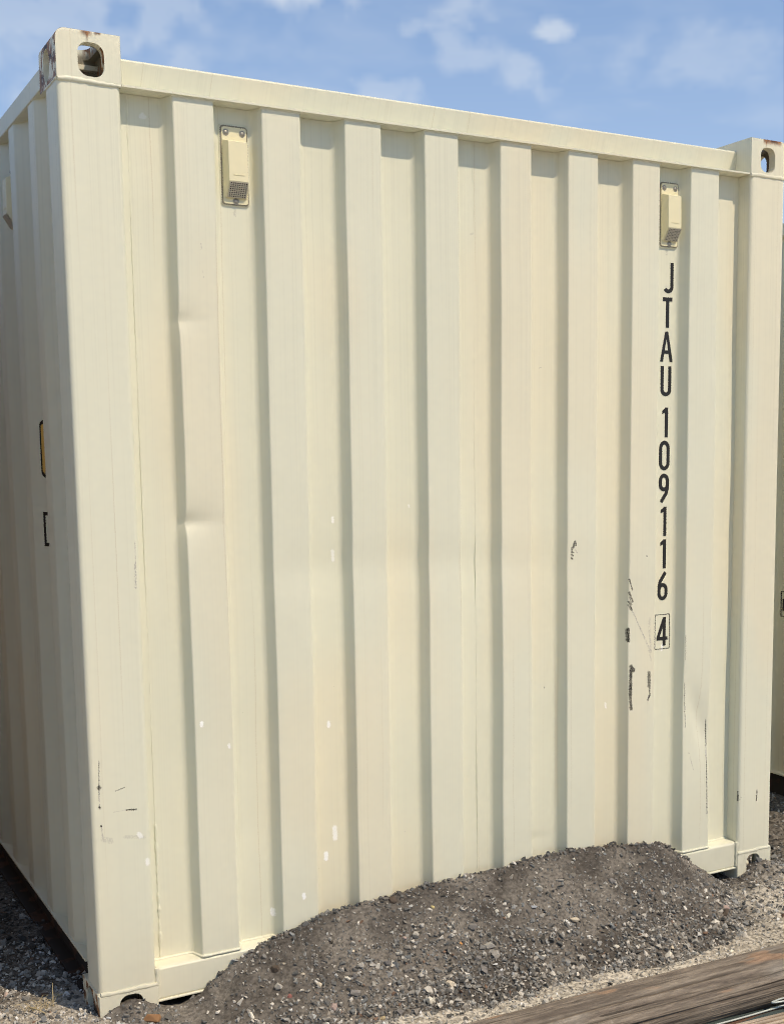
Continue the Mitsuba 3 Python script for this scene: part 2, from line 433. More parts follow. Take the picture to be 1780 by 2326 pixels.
def vent(base, c, to):
    """Roof-line ventilator; built facing -y round the origin and placed by the function to(vertices)."""
    def put(name, m, bsdf, smooth=False):
        m = trimesh.Trimesh(to(np.asarray(m.vertices)), m.faces, process=False)
        if m.volume < 0:
            m.invert()
        return add(name, m, bsdf, smooth)
    key = put(f'{base}__vent', man_chamfer(rounded(sg.box(-.0415, -.1060, .0415, .1060), .010), .0045, .002), 'paint', False)
    put(f'{key}__mounting_plate', sheet_y(rounded(sg.box(-.0345, -.1000, .0345, .0980), .007), -.0085, -.0045), 'vent_plastic')
    put(f'{key}__seal', sheet_y(rounded(sg.box(-.0382, -.1032, .0382, .1020), .009), -.0066, -.0042), 'seal')
    hood = hull([(x, y, z) for (x, z, y) in (
        (-.0325, .0640, -.0085), (.0325, .0640, -.0085), (-.0265, .0560, -.0345), (.0265, .0560, -.0345), (-.0265, -.0460, -.0365), (.0265, -.0460, -.0365),
        (-.0325, -.0840, -.0085), (.0325, -.0840, -.0085), (-.0325, .0600, -.0105), (.0325, .0600, -.0105), (-.0270, -.0850, -.0140), (.0270, -.0850, -.0140))])
    put(f'{key}__hood', tri(hood), 'vent_plastic')
    # name bar in low relief
    put(f'{key}__raised_bar', box(-.016, .016, -.0378, -.0355, -.0308, -.0296), 'vent_plastic')
    # grille on the sloped lower face: dark backing and a lattice of bars
    a, b = np.array([0, -.0372, -.0490]), np.array([0, -.0152, -.0835])
    ux, uv_ = np.array([1.0, 0, 0]), (b - a) / np.linalg.norm(b - a)
    nn = np.cross(uv_, ux)
    nn *= -1 if nn[2] > 0 else 1
    L = np.linalg.norm(b - a)

    def slab(x0, x1, s0, s1, h0, h1):
        m = trimesh.creation.box(bounds=[[x0, s0, h0], [x1, s1, h1]])
        v = m.vertices
        m = trimesh.Trimesh(a + v[:, :1] * ux + v[:, 1:2] * uv_ + v[:, 2:] * nn, m.faces, process=False)
        if m.volume < 0:
            m.invert()
        return m
    put(f'{key}__grille_backing', slab(-.0245, .0245, .001, L - .001, .0003, .0009), 'vent_dark')
    bars = []
    for i in range(9):
        x = -.0245 + .049 * i / 8
        bars.append(slab(x - .0012, x + .0012, 0, L, .0010, .0024))
        s = L * i / 8
        bars.append(slab(-.0262, .0262, s - .0010, s + .0010, .0011, .0025))
    g = join(bars)
    g = trimesh.Trimesh(to(np.asarray(g.vertices)), g.faces, process=False)
    add(f'{key}__grille', g, 'grille_plastic')
    for x, z in ((-.0235, .0830), (.0225, .0830), (0, -.0930)):
        s = trimesh.creation.icosphere(3, .0070)
        s.vertices *= [1, .62, 1]
        s.vertices += [x, -.0080, z]
        d = join([s, tube([(x, -.004, z), (x, -.0095, z)], [.0088, .0088], 14)])
        put(f'{key}__screw', d, 'zinc', 40)
    return key


def sheet_y(poly, y0, y1):
    return prism(poly, y0, y1, 'y')


def man_chamfer(poly, t, c):
    a = np.asarray(poly.exterior.coords)
    b = np.asarray(poly.buffer(-c).exterior.coords)
    return tri(hull([(x, 0.004, z) for x, z in a] + [(x, -(t - c), z) for x, z in a] + [(x, -t, z) for x, z in b]))


def stroke(lines, w=.0126, cap='flat'):
    shp = [sg.LineString(l).buffer(w / 2, cap_style=cap, join_style='round', quad_segs=8) for l in lines]
    return shapely.union_all(shp)


def arc(cx, cz, rx, rz, a0, a1, n=18):
    t = np.radians(np.linspace(a0, a1, n))
    return list(zip(cx + rx * np.cos(t), cz + rz * np.sin(t)))


def glyph(ch):
    """Narrow stencil-plate capitals 0.1 m tall, centred on x = 0, base at 0."""
    h, w, s = .0985, .0450, .0063
    l, r = -w / 2 + s, w / 2 - s
    if ch == 'J':
        return stroke([[(r, h), (r, .022)] + arc(0.001, .022, r - .001, .0157, 0, -150)])
    if ch == 'T':
        return stroke([[(-.0195, h - s), (.0195, h - s)], [(0, h), (0, 0)]])
    if ch == 'A':
        return shapely.union_all([sg.Polygon([(-.0265, 0), (-.0145, 0), (.0005, .078), (.0145, 0), (.0270, 0), (.0065, h), (-.0055, h)]), sg.box(-.0165, .026, .0165, .0375)])
    if ch == 'U':
        return stroke([[(l, h), (l, .021)] + arc(0, .021, r, .0148, 180, 360) + [(r, .021), (r, h)]])
    if ch == '1':
        return shapely.union_all([sg.box(-.0005, 0, .0118, h), sg.Polygon([(.0118, h), (.003, h), (-.0125, h - .0105), (-.0125, h - .0215), (-.0005, h - .0165), (.0118, h - .012)])])
    if ch == '0':
        return stroke([arc(0, h - .026, r, .0197, 0, 180) + arc(0, .026, r, .0197, 180, 360) + [(r, h - .026)]])
    if ch == '9':
        top = stroke([arc(0, h - .024, r - .001, .0178, 0, 180) + arc(0, h - .036, r - .001, .0165, 180, 360) + [(r - .001, h - .024)]])
        return shapely.union_all([top, stroke([[(r - .001, h - .034), (r - .0015, .048), (r - .006, .033), (-.0115, .0035)]])])
    if ch == '6':
        return sa.rotate(glyph('9'), 180, origin=(0, h / 2))
    if ch == '4':
        return shapely.union_all([sg.box(.0035, 0, .0155, h), sg.Polygon([(.0155, h), (.0035, h), (-.0235, .030), (-.0235, .0195), (.0235, .0195), (.0235, .0310), (-.0105, .0310), (.0035, .066)])])


def make_container(key, ox, oy, oz, worn, label, side='paint'):
    c = thing(key, label, 'shipping container', None)
    front = 'paint_front' if worn else 'paint'
    start = set(scene)
    add(f'{c}__front_wall', front_sheet(worn), front, True)
    add(f'{c}__side_wall', side_sheet(False), 'paint', True)
    add(f'{c}__side_wall', side_sheet(True), 'paint', True)
    for my in (0, 1):
        for mx in (0, 1):
            add(f'{c}__corner_post', post_mesh(mx, my, 0), front if not my else 'paint', 35)
            for mz in (0, 1):
                rusty = mz == 0 and worn and not my
                add(f'{c}__corner_casting', casting(mx, my, mz), 'paint_casting', 30, label='rust-streaked upper corner casting' if rusty else None)
    # upper front: set-back square tube above a flat flange
    rail = rounded(sg.Polygon([(.0810, 2.4775), (.0680, 2.5590), (.135, 2.5590), (.135, 2.4775)]), .006)
    add(f'{c}__top_rail', prism(rail, .1620, 2.2760, 'x'), front, 30)
    fx = np.linspace(.1622, 2.2758, 150)
    fl = []
    for x in fx:
        w = float(meshkit.fbm(np.array([x * 4.0, 1.0, 2.0]), 3, 5) - .5) * .0035
        fl.append([(x, .0045 + w, 2.4712), (x, .0045 + w, 2.4762), (x, .12, 2.4768), (x, .12, 2.4712)])
    fl = np.array(fl)
    add(f'{c}__rail_flange', grid_mesh(np.concatenate([fl, fl[:, :1]], 1)), front, False)
    # sill
    sill = rounded(sg.Polygon([(.0110, .0690), (.0110, .1560), (.0200, .1600), (.0740, .1640), (.0740, .0690)]), .007)
    add(f'{c}__bottom_rail', prism(sill, .1620, 2.2760, 'x'), front, 30)
    add(f'{c}__rail_lip', prism(rounded(sg.box(.0070, .0630, .0500, .0700), .003), .1625, 2.2755, 'x'), front, 30)
    # long side rails
    for s in (0, 1):
        X = (lambda a, b: (WID - b, WID - a)) if s else (lambda a, b: (a, b))
        a, b = X(.0100, .0700)
        add(f'{c}__side_top_rail', box(a, b, .1785, LEN - .1785, 2.4985, 2.5520, .004), 'paint', 30)
        a, b = X(.0090, .0600)
        a2, b2 = X(.0520, .0590)
        add(f'{c}__side_bottom_rail', box(a, b, .1785, LEN - .1785, .1515, .1580), 'paint')
        ch = join([box(a2, b2, .1785, LEN - .1785, .0370, .1515), box(a, b, .1785, LEN - .1785, .0300, .0370)])
        add(f'{c}__side_rail_web', ch, 'underframe_paint')
    add(f'{c}__floor_frame', box(.0600, WID - .0600, .0760, LEN - .08, .1050, .1500), 'underframe_paint')
    add(f'{c}__roof', box(.0700, WID - .0700, .1350, LEN - .14, 2.5380, 2.5500), 'paint')
    for s in (0, 1):
        x0 = .165 if not s else WID / 2 + .004
        x1 = WID / 2 - .004 if not s else WID - .165
        d = add(f'{c}__door', box(x0, x1, LEN - .075, LEN - .030, .13, 2.46, .006), 'paint')
        for t in (.25, .75):
            x = x0 + (x1 - x0) * t
            add(f'{d}__lock_rod', tube([(x, LEN - .012, .10), (x, LEN - .012, 2.50)], [.017, .017], 12), 'zinc', 40)
    # weld beads
    w = []
    for mx in (0, 1):
        x0, x1 = (.004, .160) if not mx else (WID - .160, WID - .004)
        w.append(bead((x0, .0035, HGT - .1195), (x1, .0035, HGT - .1195), .0060, 21 + mx))
        w.append(bead((x0, .0035, .1195), (x1, .0035, .1195), .0058, 31 + mx))
        w.append(bead((.0015 if not mx else WID - .0015, .006, HGT - .1195), (.0015 if not mx else WID - .0015, .128, HGT - .1195), .0034, 41 + mx))
        w.append(bead((.0015 if not mx else WID - .0015, .006, .1195), (.0015 if not mx else WID - .0015, .128, .1195), .0034, 51 + mx))
    w.append(bead((.1605, .008, .160), (.1605, .008, .075), .0055, 61))
    w.append(bead((2.2775, .008, .160), (2.2775, .008, .075), .0055, 62))
    w.append(bead((.1600, YI - .001, .165), (.1600, YI - .001, 2.465), .0022, 63))
    pr = front_profile()
    pr = pr[(pr[:, 0] > .162) & (pr[:, 0] < 2.276)]
    rng = np.random.default_rng(7)
    lo = np.column_stack([pr[:, 0], pr[:, 1] - .0015, np.full(len(pr), .1640)])
    w.append(tube(lo, .0042 * (1 + .5 * (meshkit.noise(lo * 90, 3) - .5)), 7, .1, rng))
    for a, b in RIBS:
        w.append(bead((a - .004, YO - .001, 2.4705), (b + .004, YO - .001, 2.4705), .0024, int(a * 1000)))
    for m in w:
        add(f'{c}__weld_bead', m, front, 50)
    # vertical panel seams, the left one with its rough weld
    s1 = add(f'{c}__panel_seam', join([bead((.1880, YI + .0002, .166), (.1880, YI + .0002, .55), .0034, 71, .004, .9), bead((.1880, YI + .0004, .55), (.1880, YI + .0004, 2.468), .0020, 72, .006, .5)]), front, 50)
    s2 = add(f'{c}__panel_seam', bead((1.2230, YI + .0006, .166), (1.2230, YI + .0006, 2.468), .0016, 73, .008, .3), front, 50)
    if worn:
        for x in (.4725, 1.9705):
            vent(c, None, lambda v, x=x: v + [x, YI - .0005, 2.3220])
        vent(c, None, lambda v: np.stack([v[:, 1] + SIDE_IN - .0005, -v[:, 0] + .7680, v[:, 2] + 2.3250], 1))
        for ch, xc, z in (('J', 1.9750, 2.0720), ('T', 1.9740, 1.9600), ('A', 1.9710, 1.8490), ('U', 1.9705, 1.7360), ('1', 1.9690, 1.6000), ('0', 1.9675, 1.4900), ('9', 1.9670, 1.3800),
                          ('1', 1.9675, 1.2690), ('1', 1.9670, 1.1590), ('6', 1.9665, 1.0500), ('4', 1.9665, .8930)):
            g = sa.translate(glyph(ch), xc, z)
            parts = [prism(q, YI - .0014, YI + .001, 'y') for q in getattr(g, 'geoms', [g])]
            add(f"{c}__{'letter' if ch.isalpha() else 'digit'}", join(parts), 'letter_black', False, label=f"black {'letter' if ch.isalpha() else 'digit'} {ch}" + (' in a thin square frame' if ch == '4' else ''))
        fr = sa.translate(sg.box(-.0325, -.0600, .0325, .0600).difference(sg.box(-.0307, -.0582, .0307, .0582)), 1.9670, .9420)
        add(f'{c}__check_digit_frame', prism(fr, YI - .0014, YI + .001, 'y'), 'letter_black')
        # what shows of the two stencils on the long side
        side_decal(c, 'warning_decal', sg.box(.432, 1.494, .5530, 1.662), 'letter_black', .0016, r=.018)
        side_decal(c, 'warning_decal_field', sg.box(.432, 1.5060, .5462, 1.6500), 'decal_yellow', .0026, r=.010)
        side_decal(c, 'side_marking', sg.box(.44, 1.2930, .5545, 1.3940).difference(sg.box(.44, 1.3030, .5475, 1.3840)), 'letter_black', .0016)
    else:
        fr = sg.box(.640, .8590, .7805, .9710).difference(sg.box(.640, .8615, .7765, .9685))
        side_decal(c, 'check_digit_frame', fr, 'letter_black', .0020)
        side_decal(c, 'digit', sg.box(.735, .885, .7690, .938), 'letter_black', .0020)
    if side != 'paint':
        for k in set(scene) - start:
            if scene[k].get('bsdf', {}).get('id') == 'paint':
                scene[k]['bsdf'] = {'type': 'ref', 'id': side}
    t = T().translate([ox, oy, oz])
    if ox or oy or oz:
        for k in set(scene) - start:
            scene[k]['to_world'] = t
    return c


def side_decal(c, name, poly, bsdf, off, r=0):
    """A sticker wrapped over the corrugated left side: poly is in (y, z)."""
    if r:
        poly = rounded(poly, r)
    ms = []
    y0, _, y1, _ = poly.bounds
    cuts = np.arange(math.floor(y0 / .004) * .004, y1 + .004, .004)
    for a, b in zip(cuts[:-1], cuts[1:]):
        q = poly.intersection(sg.box(a, -1, b, 4))
        for g in getattr(q, 'geoms', [q]):
            if g.is_empty or g.area < 1e-9:
                continue
            m = prism(g, -off, 0, 'x')
            v = m.vertices.copy()
            v[:, 0] += side_at(v[:, 1])
            ms.append(trimesh.Trimesh(v, m.faces, process=False))
    add(f'{c}__{name}', join(ms), bsdf)


make_container('shipping_container', 0, 0, 0, True, 'large dented cream shipping container in full sun with dirt heaped against its end')
make_container('shipping_container', 3.200, 0, -.0350, False, 'shaded cream shipping container at the right edge behind the dented one')
make_container('shipping_container', -3.0900, .0800, -.0400, False, 'dull brown shipping container of the same row, left of the frame', 'brown_paint')

# ------------------------------------------------------------------ the ground and the dirt pile
ZX = [-1.2, -.4, -.02, .035, .066, .09, .115, .145, .18, .23, .28, .30, .377, .455, .52, .653, .789, .899, 1.062, 1.197, 1.275, 1.39, 1.5, 1.67, 1.889, 1.971, 2.003, 2.122, 2.199, 2.28, 2.44, 2.7]
ZZ = [-.2, -.05, .040, .068, .089, .095, .090, .070, .054, .048, .066, .087, .132, .168, .189, .216, .226, .234, .241, .253, .255, .265, .259, .250, .224, .199, .169, .089, .030, -.05, -.1, -.2]
TX = [-.4, 0, .15, .3, .8, .97, 1.16, 1.35, 1.63, 1.78, 2.0, 2.18, 2.4]
TY = [.10, .20, .28, .34, .325, .355, .345, .355, .390, .345, .28, .14, .06]


def pile_height(x, y):
    t = np.clip(-y / np.interp(x, TX, TY), -3, 1.6)
    zw = np.interp(x, ZX, ZZ)
    h = np.where(t > 0, np.where(zw > 0, zw, 0) * np.sign(1 - t) * np.abs(1 - t) ** 1.12 + np.minimum(zw, 0) - .12 * np.clip(t - 1.1, 0, 1), zw - np.minimum(y, .075) * .46)
    back = np.clip((y - .075) / .02, 0, 1)
    return np.where(back > 0, h - back * .0 - np.maximum(y - .075, 0) * 2.2, h)


def ground_height(x, y):
    p = np.stack([x, y, np.zeros_like(x)], -1)
    h = (meshkit.fbm(p * 3.1, 4, 41) - .5) * .045 + (meshkit.fbm(p * 26, 3, 42) - .5) * .012
    # soil banked a little along the long side and round the two lower castings
    h += .052 * np.exp(-(np.maximum(np.abs(x - .02) - .05, 0) / .16) ** 2) * np.clip((y + .25) / .2, 0, 1) * np.exp(-np.maximum(y - .3, 0) / 2.5)
    h += .045 * np.exp(-((x - 2.42) / .22) ** 2 - ((y + .03) / .13) ** 2)
    h += .026 * np.exp(-((x - 2.385) / .06) ** 2 - ((y + .015) / .07) ** 2)
    h += .030 * np.exp(-((x - 3.05) / .18) ** 2) * np.clip((y - .2) / .3, 0, 1)
    h -= .05 * np.exp(-((x - 1.2) / 1.1) ** 4) * np.clip((y - .08) / .1, 0, 1) * np.clip((6.0 - y) / .3, 0, 1)
    near = np.exp(-np.maximum(np.hypot(x - 1, y) - 4, 0) / 3)
    return h * near + (meshkit.fbm(p * .11, 3, 43) - .5) * .5 * (1 - near)


def axis(lo, hi, step, far):
    mid = np.arange(lo, hi + step / 2, step)
    g, out = step, [hi]
    grow = []
    while out[-1] < far:
        g *= 1.22
        out.append(out[-1] + g)
    up = np.array(out[1:])
    return np.concatenate([(lo - (up - hi))[::-1], mid, up])


gx, gy = axis(-1.3, 3.9, .014, 400), axis(-1.5, 2.4, .014, 400)
GX, GY = np.meshgrid(gx, gy)
GZ = ground_height(GX, GY)


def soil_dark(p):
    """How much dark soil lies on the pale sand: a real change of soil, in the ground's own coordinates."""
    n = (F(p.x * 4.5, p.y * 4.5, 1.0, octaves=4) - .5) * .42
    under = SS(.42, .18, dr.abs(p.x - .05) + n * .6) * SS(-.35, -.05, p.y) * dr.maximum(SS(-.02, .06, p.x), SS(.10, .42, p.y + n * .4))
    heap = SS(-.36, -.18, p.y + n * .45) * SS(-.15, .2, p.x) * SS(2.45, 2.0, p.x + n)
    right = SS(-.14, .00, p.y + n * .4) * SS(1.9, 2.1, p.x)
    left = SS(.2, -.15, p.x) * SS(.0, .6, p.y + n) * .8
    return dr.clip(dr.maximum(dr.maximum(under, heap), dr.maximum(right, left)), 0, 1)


def ground_fn(p, n, uv):
    a = F(p.x * 9, p.y * 9, 2.0, octaves=4)
    b = F(p.x * 120, p.y * 120, 5.0, octaves=3)
    sand = MIX(mi.Color3f(.33, .298, .245), mi.Color3f(.45, .418, .352), SS(.3, .7, a * .5 + b * .5))
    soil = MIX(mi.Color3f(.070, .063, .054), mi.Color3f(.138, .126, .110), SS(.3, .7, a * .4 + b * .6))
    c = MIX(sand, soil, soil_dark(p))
    return c * (.72 + .5 * SS(.25, .7, b))


def pile_fn(p, n, uv):
    a = F(p.x * 7, p.y * 7, p.z * 7, octaves=4)
    b = F(p.x * 140, p.y * 140, p.z * 140, octaves=3)
    c = MIX(mi.Color3f(.076, .068, .059), mi.Color3f(.152, .138, .119), SS(.36, .64, a))
    return c * (.62 + .7 * SS(.2, .75, b))


scene['ground_soil'] = principled(mikit.proc(ground_fn), .95, .1)
scene['pile_soil'] = principled(mikit.proc(pile_fn), .95, .1)
scene['pebble_stone'] = principled({'type': 'mesh_attribute', 'name': 'vertex_color'}, .85, .2)
add('ground', grid_mesh(np.stack([GX, GY, GZ], -1)), 'ground_soil', True, kind='structure', label='pale sandy gravel yard with darker soil beside the containers')

px, py = np.arange(-.38, 2.42, .0085), np.arange(-.62, .30, .0085)
PX, PY = np.meshgrid(px, py)


def pile_surface(x, y):
    p = np.stack([x, y, np.zeros_like(x)], -1)
    h = pile_height(x, y)
    amp = np.clip(h / .08, .15, 1)
    lump = (meshkit.fbm(p * 7, 3, 51) - .5) * .018 + (meshkit.fbm(p * 30, 3, 52) - .5) * .018 + (meshkit.fbm(p * 95, 2, 53) - .5) * .010
    return h + lump * amp


PZ = pile_surface(PX, PY)
add('dirt_pile', grid_mesh(np.stack([PX, PY, PZ], -1)), 'pile_soil', True, label='long heap of dark gravelly dirt banked against the container end', category='dirt pile')


# stones: a few broken-rock shapes, scattered by the thousand
def rock(seed, n=9, flat=.7):
    r = np.random.default_rng(seed)
    q = r.normal(size=(n, 3))
    q /= np.linalg.norm(q, axis=1, keepdims=True)
    q *= r.uniform(.75, 1.1, (n, 1)) * np.array([1, r.uniform(.6, .95), flat * r.uniform(.65, 1)])
    h = trimesh.convex.convex_hull(q)
    return np.asarray(h.vertices), np.asarray(h.faces)


ROCKS = [rock(100 + i) for i in range(24)]


def rotations(rng, n, tilt):
    a, b, c = rng.uniform(0, 2 * np.pi, n), rng.normal(0, tilt, n), rng.normal(0, tilt, n)
    Rz = np.zeros((n, 3, 3)); Rz[:, 0, 0] = np.cos(a); Rz[:, 0, 1] = -np.sin(a); Rz[:, 1, 0] = np.sin(a); Rz[:, 1, 1] = np.cos(a); Rz[:, 2, 2] = 1
    Rx = np.zeros((n, 3, 3)); Rx[:, 0, 0] = 1; Rx[:, 1, 1] = np.cos(b); Rx[:, 1, 2] = -np.sin(b); Rx[:, 2, 1] = np.sin(b); Rx[:, 2, 2] = np.cos(b)
    Ry = np.zeros((n, 3, 3)); Ry[:, 1, 1] = 1; Ry[:, 0, 0] = np.cos(c); Ry[:, 0, 2] = np.sin(c); Ry[:, 2, 0] = -np.sin(c); Ry[:, 2, 2] = np.cos(c)
    return Rx @ Ry @ Rz


def scatter(pos, size, color, rng, sink=.25, tilt=.6):
    """All stones of one mass as one mesh with a colour per stone."""
    n = len(pos)
    R = rotations(rng, n, tilt)
    kind = rng.integers(0, len(ROCKS), n)
    Vs, Fs, Cs, at = [], [], [], 0
    for k, (v, f) in enumerate(ROCKS):
        i = np.nonzero(kind == k)[0]
        if not len(i):
            continue
        w = np.einsum('nij,vj->nvi', R[i], v) * size[i, None, None]
        w += pos[i, None, :] + np.array([0, 0, 1.0]) * (size[i] * (.45 - sink))[:, None, None]
        Vs.append(w.reshape(-1, 3))
        Fs.append((f[None] + (np.arange(len(i)) * len(v))[:, None, None] + at).reshape(-1, 3))
        Cs.append(np.repeat(color[i], len(v), 0))
        at += len(i) * len(v)
    return trimesh.Trimesh(np.vstack(Vs), np.vstack(Fs), process=False), np.vstack(Cs)


def stone_colors(rng, n, base, spread, light):
    g = base * np.exp(rng.normal(0, spread, n))
    hue = rng.normal(0, .035, n)
    c = np.stack([g * (1.02 + hue), g * 1.0, g * (.93 - hue)], 1)
    i = rng.random(n) < light
    c[i] = rng.uniform(.30, .62, (i.sum(), 1)) * np.array([1.0, .95, .84])
    j = rng.random(n) < .012
    c[j] = rng.uniform(.10, .2, (j.sum(), 1)) * np.array([1.3, .85, .6])
    return np.clip(c, .02, .75)


def flat(mesh, col):
    """Face-shaded copy with its colours."""
    f = mesh.faces
    return trimesh.Trimesh(mesh.vertices[f].reshape(-1, 3), np.arange(len(f) * 3).reshape(-1, 3), process=False), col[f].reshape(-1, 3)


rng = np.random.default_rng(2024)
# on the heap
n = 30000
x, y = rng.uniform(-.15, 2.32, n), rng.uniform(-.52, .055, n)
z = pile_surface(x, y)
g = ground_height(x, y)
t = -y / np.interp(x, TX, TY)
clump = meshkit.fbm(np.stack([x * 7, y * 7, x * 0], -1), 3, 77)
keep = (z > g - .012) & (rng.random(n) < np.clip(.55 + .6 * t, .3, 1) * np.clip(.25 + 2.6 * (clump - .28), .2, 1.1)) & ~((y > .0) & (pile_height(x, np.zeros_like(x)) < .165))
x, y, z, t = x[keep], y[keep], z[keep], t[keep]
size = np.exp(rng.normal(math.log(.0042), .46, len(x))) * (.82 + .60 * np.clip(t, 0, 1) ** 2)
size = np.clip(size, .0018, .0150)
col = stone_colors(rng, len(x), .165, .45, .13)
# crumbs and clods caught along the wall
n = 420
xe = rng.uniform(.30, 2.05, n); ye = -np.abs(rng.normal(0, .016, n)) + .012
x, y, z = np.concatenate([x, xe]), np.concatenate([y, ye]), np.concatenate([z, pile_surface(xe, ye)])
size = np.concatenate([size, np.clip(np.exp(rng.normal(math.log(.0062), .4, n)), .003, .013)])
col = np.vstack([col, stone_colors(rng, n, .11, .35, .04)])
n = 5200
x2, y2 = rng.uniform(-.1, 2.3, n), rng.uniform(-.50, .02, n)
t2 = -y2 / np.interp(x2, TX, TY)
z2 = pile_surface(x2, y2)
k = (rng.random(n) < np.clip((t2 - .08) * 1.1, .03, 1)) & (z2 > ground_height(x2, y2) - .006) & (t2 < 1.25)
x2, y2, z2 = x2[k], y2[k], z2[k]
size = np.concatenate([size, np.clip(np.exp(rng.normal(math.log(.0078), .30, len(x2))), .004, .0150)])
col = np.vstack([col, stone_colors(rng, len(x2), .20, .45, .24)])
x, y, z = np.concatenate([x, x2]), np.concatenate([y, y2]), np.concatenate([z, z2])
m, cc = scatter(np.column_stack([x, y, z]), size, col, rng, .22)
add('dirt_pile__gravel', m, 'pebble_stone', False, kind='stuff', color=cc)


# on the yard, nearest the camera first
def yard(n, x0, x1, y0, y1, s, base, spread, light, rng):
    x, y = rng.uniform(x0, x1, n), rng.uniform(y0, y1, n)
    z = ground_height(x, y)
    ph = np.where((x > -.38) & (x < 2.41) & (y > -.6) & (y < .25), pile_surface(x, y), -1)
    k = (ph < z + .004) & ~((x > .08) & (x < 2.36) & (y > .12))
    x, y, z = x[k], y[k], z[k]
    size = np.clip(np.exp(rng.normal(math.log(s), .5, len(x))), .0016, .018)
    return np.column_stack([x, y, z]), size, stone_colors(rng, len(x), base, spread, light)


groups = [
    yard(16000, .6, 2.9, -.80, .06, .0036, .26, .55, .30, rng),
    yard(9000, -1.0, .12, -.25, .75, .0050, .27, .55, .32, rng),
    yard(7000, -1.1, .10, .60, 2.3, .0058, .095, .55, .07, rng),
    yard(9000, 2.05, 3.24, -.30, 2.6, .0060, .15, .50, .10, rng),
    yard(2500, 2.3, 3.9, -.9, -.1, .0048, .24, .55, .22, rng),
    yard(3500, -.3, 1.2, -1.3, -.2, .0045, .26, .55, .25, rng),
]
P_ = np.vstack([a for a, _, _ in groups]); S_ = np.concatenate([b for _, b, _ in groups]); C_ = np.vstack([c for _, _, c in groups])
m, cc = scatter(P_, S_, C_, rng, .2)
add('gravel', m, 'pebble_stone', False, kind='stuff', label='loose small stones strewn over the yard and between the containers', color=cc)

# the stones one can pick out
TONE = dict(lg=(.36, .34, .30), g=(.19, .18, .17), g2=(.25, .235, .215), w=(.62, .59, .50), cr=(.52, .46, .36), pk=(.36, .28, .25), tan=(.42, .34, .20), br=(.10, .078, .060), red=(.24, .105, .09),
            yel=(.50, .42, .20), or_=(.45, .24, .09), bl=(.30, .32, .35), dk=(.075, .070, .062), sp=(.34, .33, .30), orb=(.30, .165, .08), pk2=(.48, .38, .32))
STONES = [(.899, -.122, .0179, 'lg'), (.977, -.137, .0113, 'lg'), (.864, -.116, .0095, 'pk'), (1.021, -.122, .0102, 'lg'), (1.081, -.139, .0171, 'g'), (.646, -.227, .0192, 'g2'), (.645, -.184, .0118, 'w'), (.843, -.295, .0227, 'w'),
          (.929, -.269, .0187, 'cr'), (.562, -.175, .0107, 'cr'), (.457, -.139, .0133, 'lg'), (.696, -.161, .0146, 'lg'), (.575, -.241, .0148, 'pk'), (.691, -.304, .0095, 'tan'), (1.103, -.232, .017, 'lg'), (1.183, -.113, .0098, 'w'),
          (.496, -.079, .0065, 'cr'), (.475, -.172, .0096, 'red'), (.697, -.221, .0097, 'g'), (.827, -.202, .0137, 'g'), (.745, -.3, .016, 'g'), (.359, -.18, .0126, 'w'), (.531, -.132, .007, 'cr'), (.697, -.113, .0071, 'cr'),
          (.991, -.059, .0074, 'yel'), (1.016, -.178, .0067, 'or_'), (1.049, -.257, .0157, 'g'), (.468, -.087, .0172, 'br'), (.879, -.013, .0181, 'br'), (.669, -.186, .0151, 'g'), (.776, -.172, .0142, 'g'), (1.091, -.281, .0112, 'g'),
          (1.417, -.197, .0189, 'cr'), (1.215, -.131, .0104, 'w'), (1.305, -.136, .0106, 'bl'), (1.353, -.095, .0148, 'lg'), (1.844, -.067, .0115, 'w'), (1.627, -.113, .0154, 'g'), (2.045, -.194, .0143, 'pk'), (2.006, -.231, .018, 'br'),
          (1.644, -.371, .0167, 'w'), (1.684, -.346, .0108, 'cr'), (1.786, -.332, .0184, 'sp'), (1.498, -.299, .0106, 'w'), (1.252, -.265, .0086, 'w'), (1.279, -.222, .0145, 'dk'), (1.101, -.205, .0192, 'lg'), (1.045, -.226, .0156, 'g'),
          (1.676, -.316, .0169, 'g'), (1.59, -.319, .0107, 'lg'), (1.7, -.215, .0111, 'lg'), (1.31, -.357, .0159, 'dk'), (1.373, -.303, .0116, 'lg'), (1.443, -.33, .0088, 'lg'), (1.536, -.027, .008, 'w'), (1.995, -.126, .0098, 'lg'),
          (1.682, -.007, .0138, 'br'), (.118, -.082, .0260, 'orb'), (-.171, .381, .0112, 'pk2'), (-.031, .145, .0107, 'g'), (-.034, .054, .0058, 'w'), (-.115, .43, .0063, 'lg'), (-.216, .161, .0094, 'lg')]
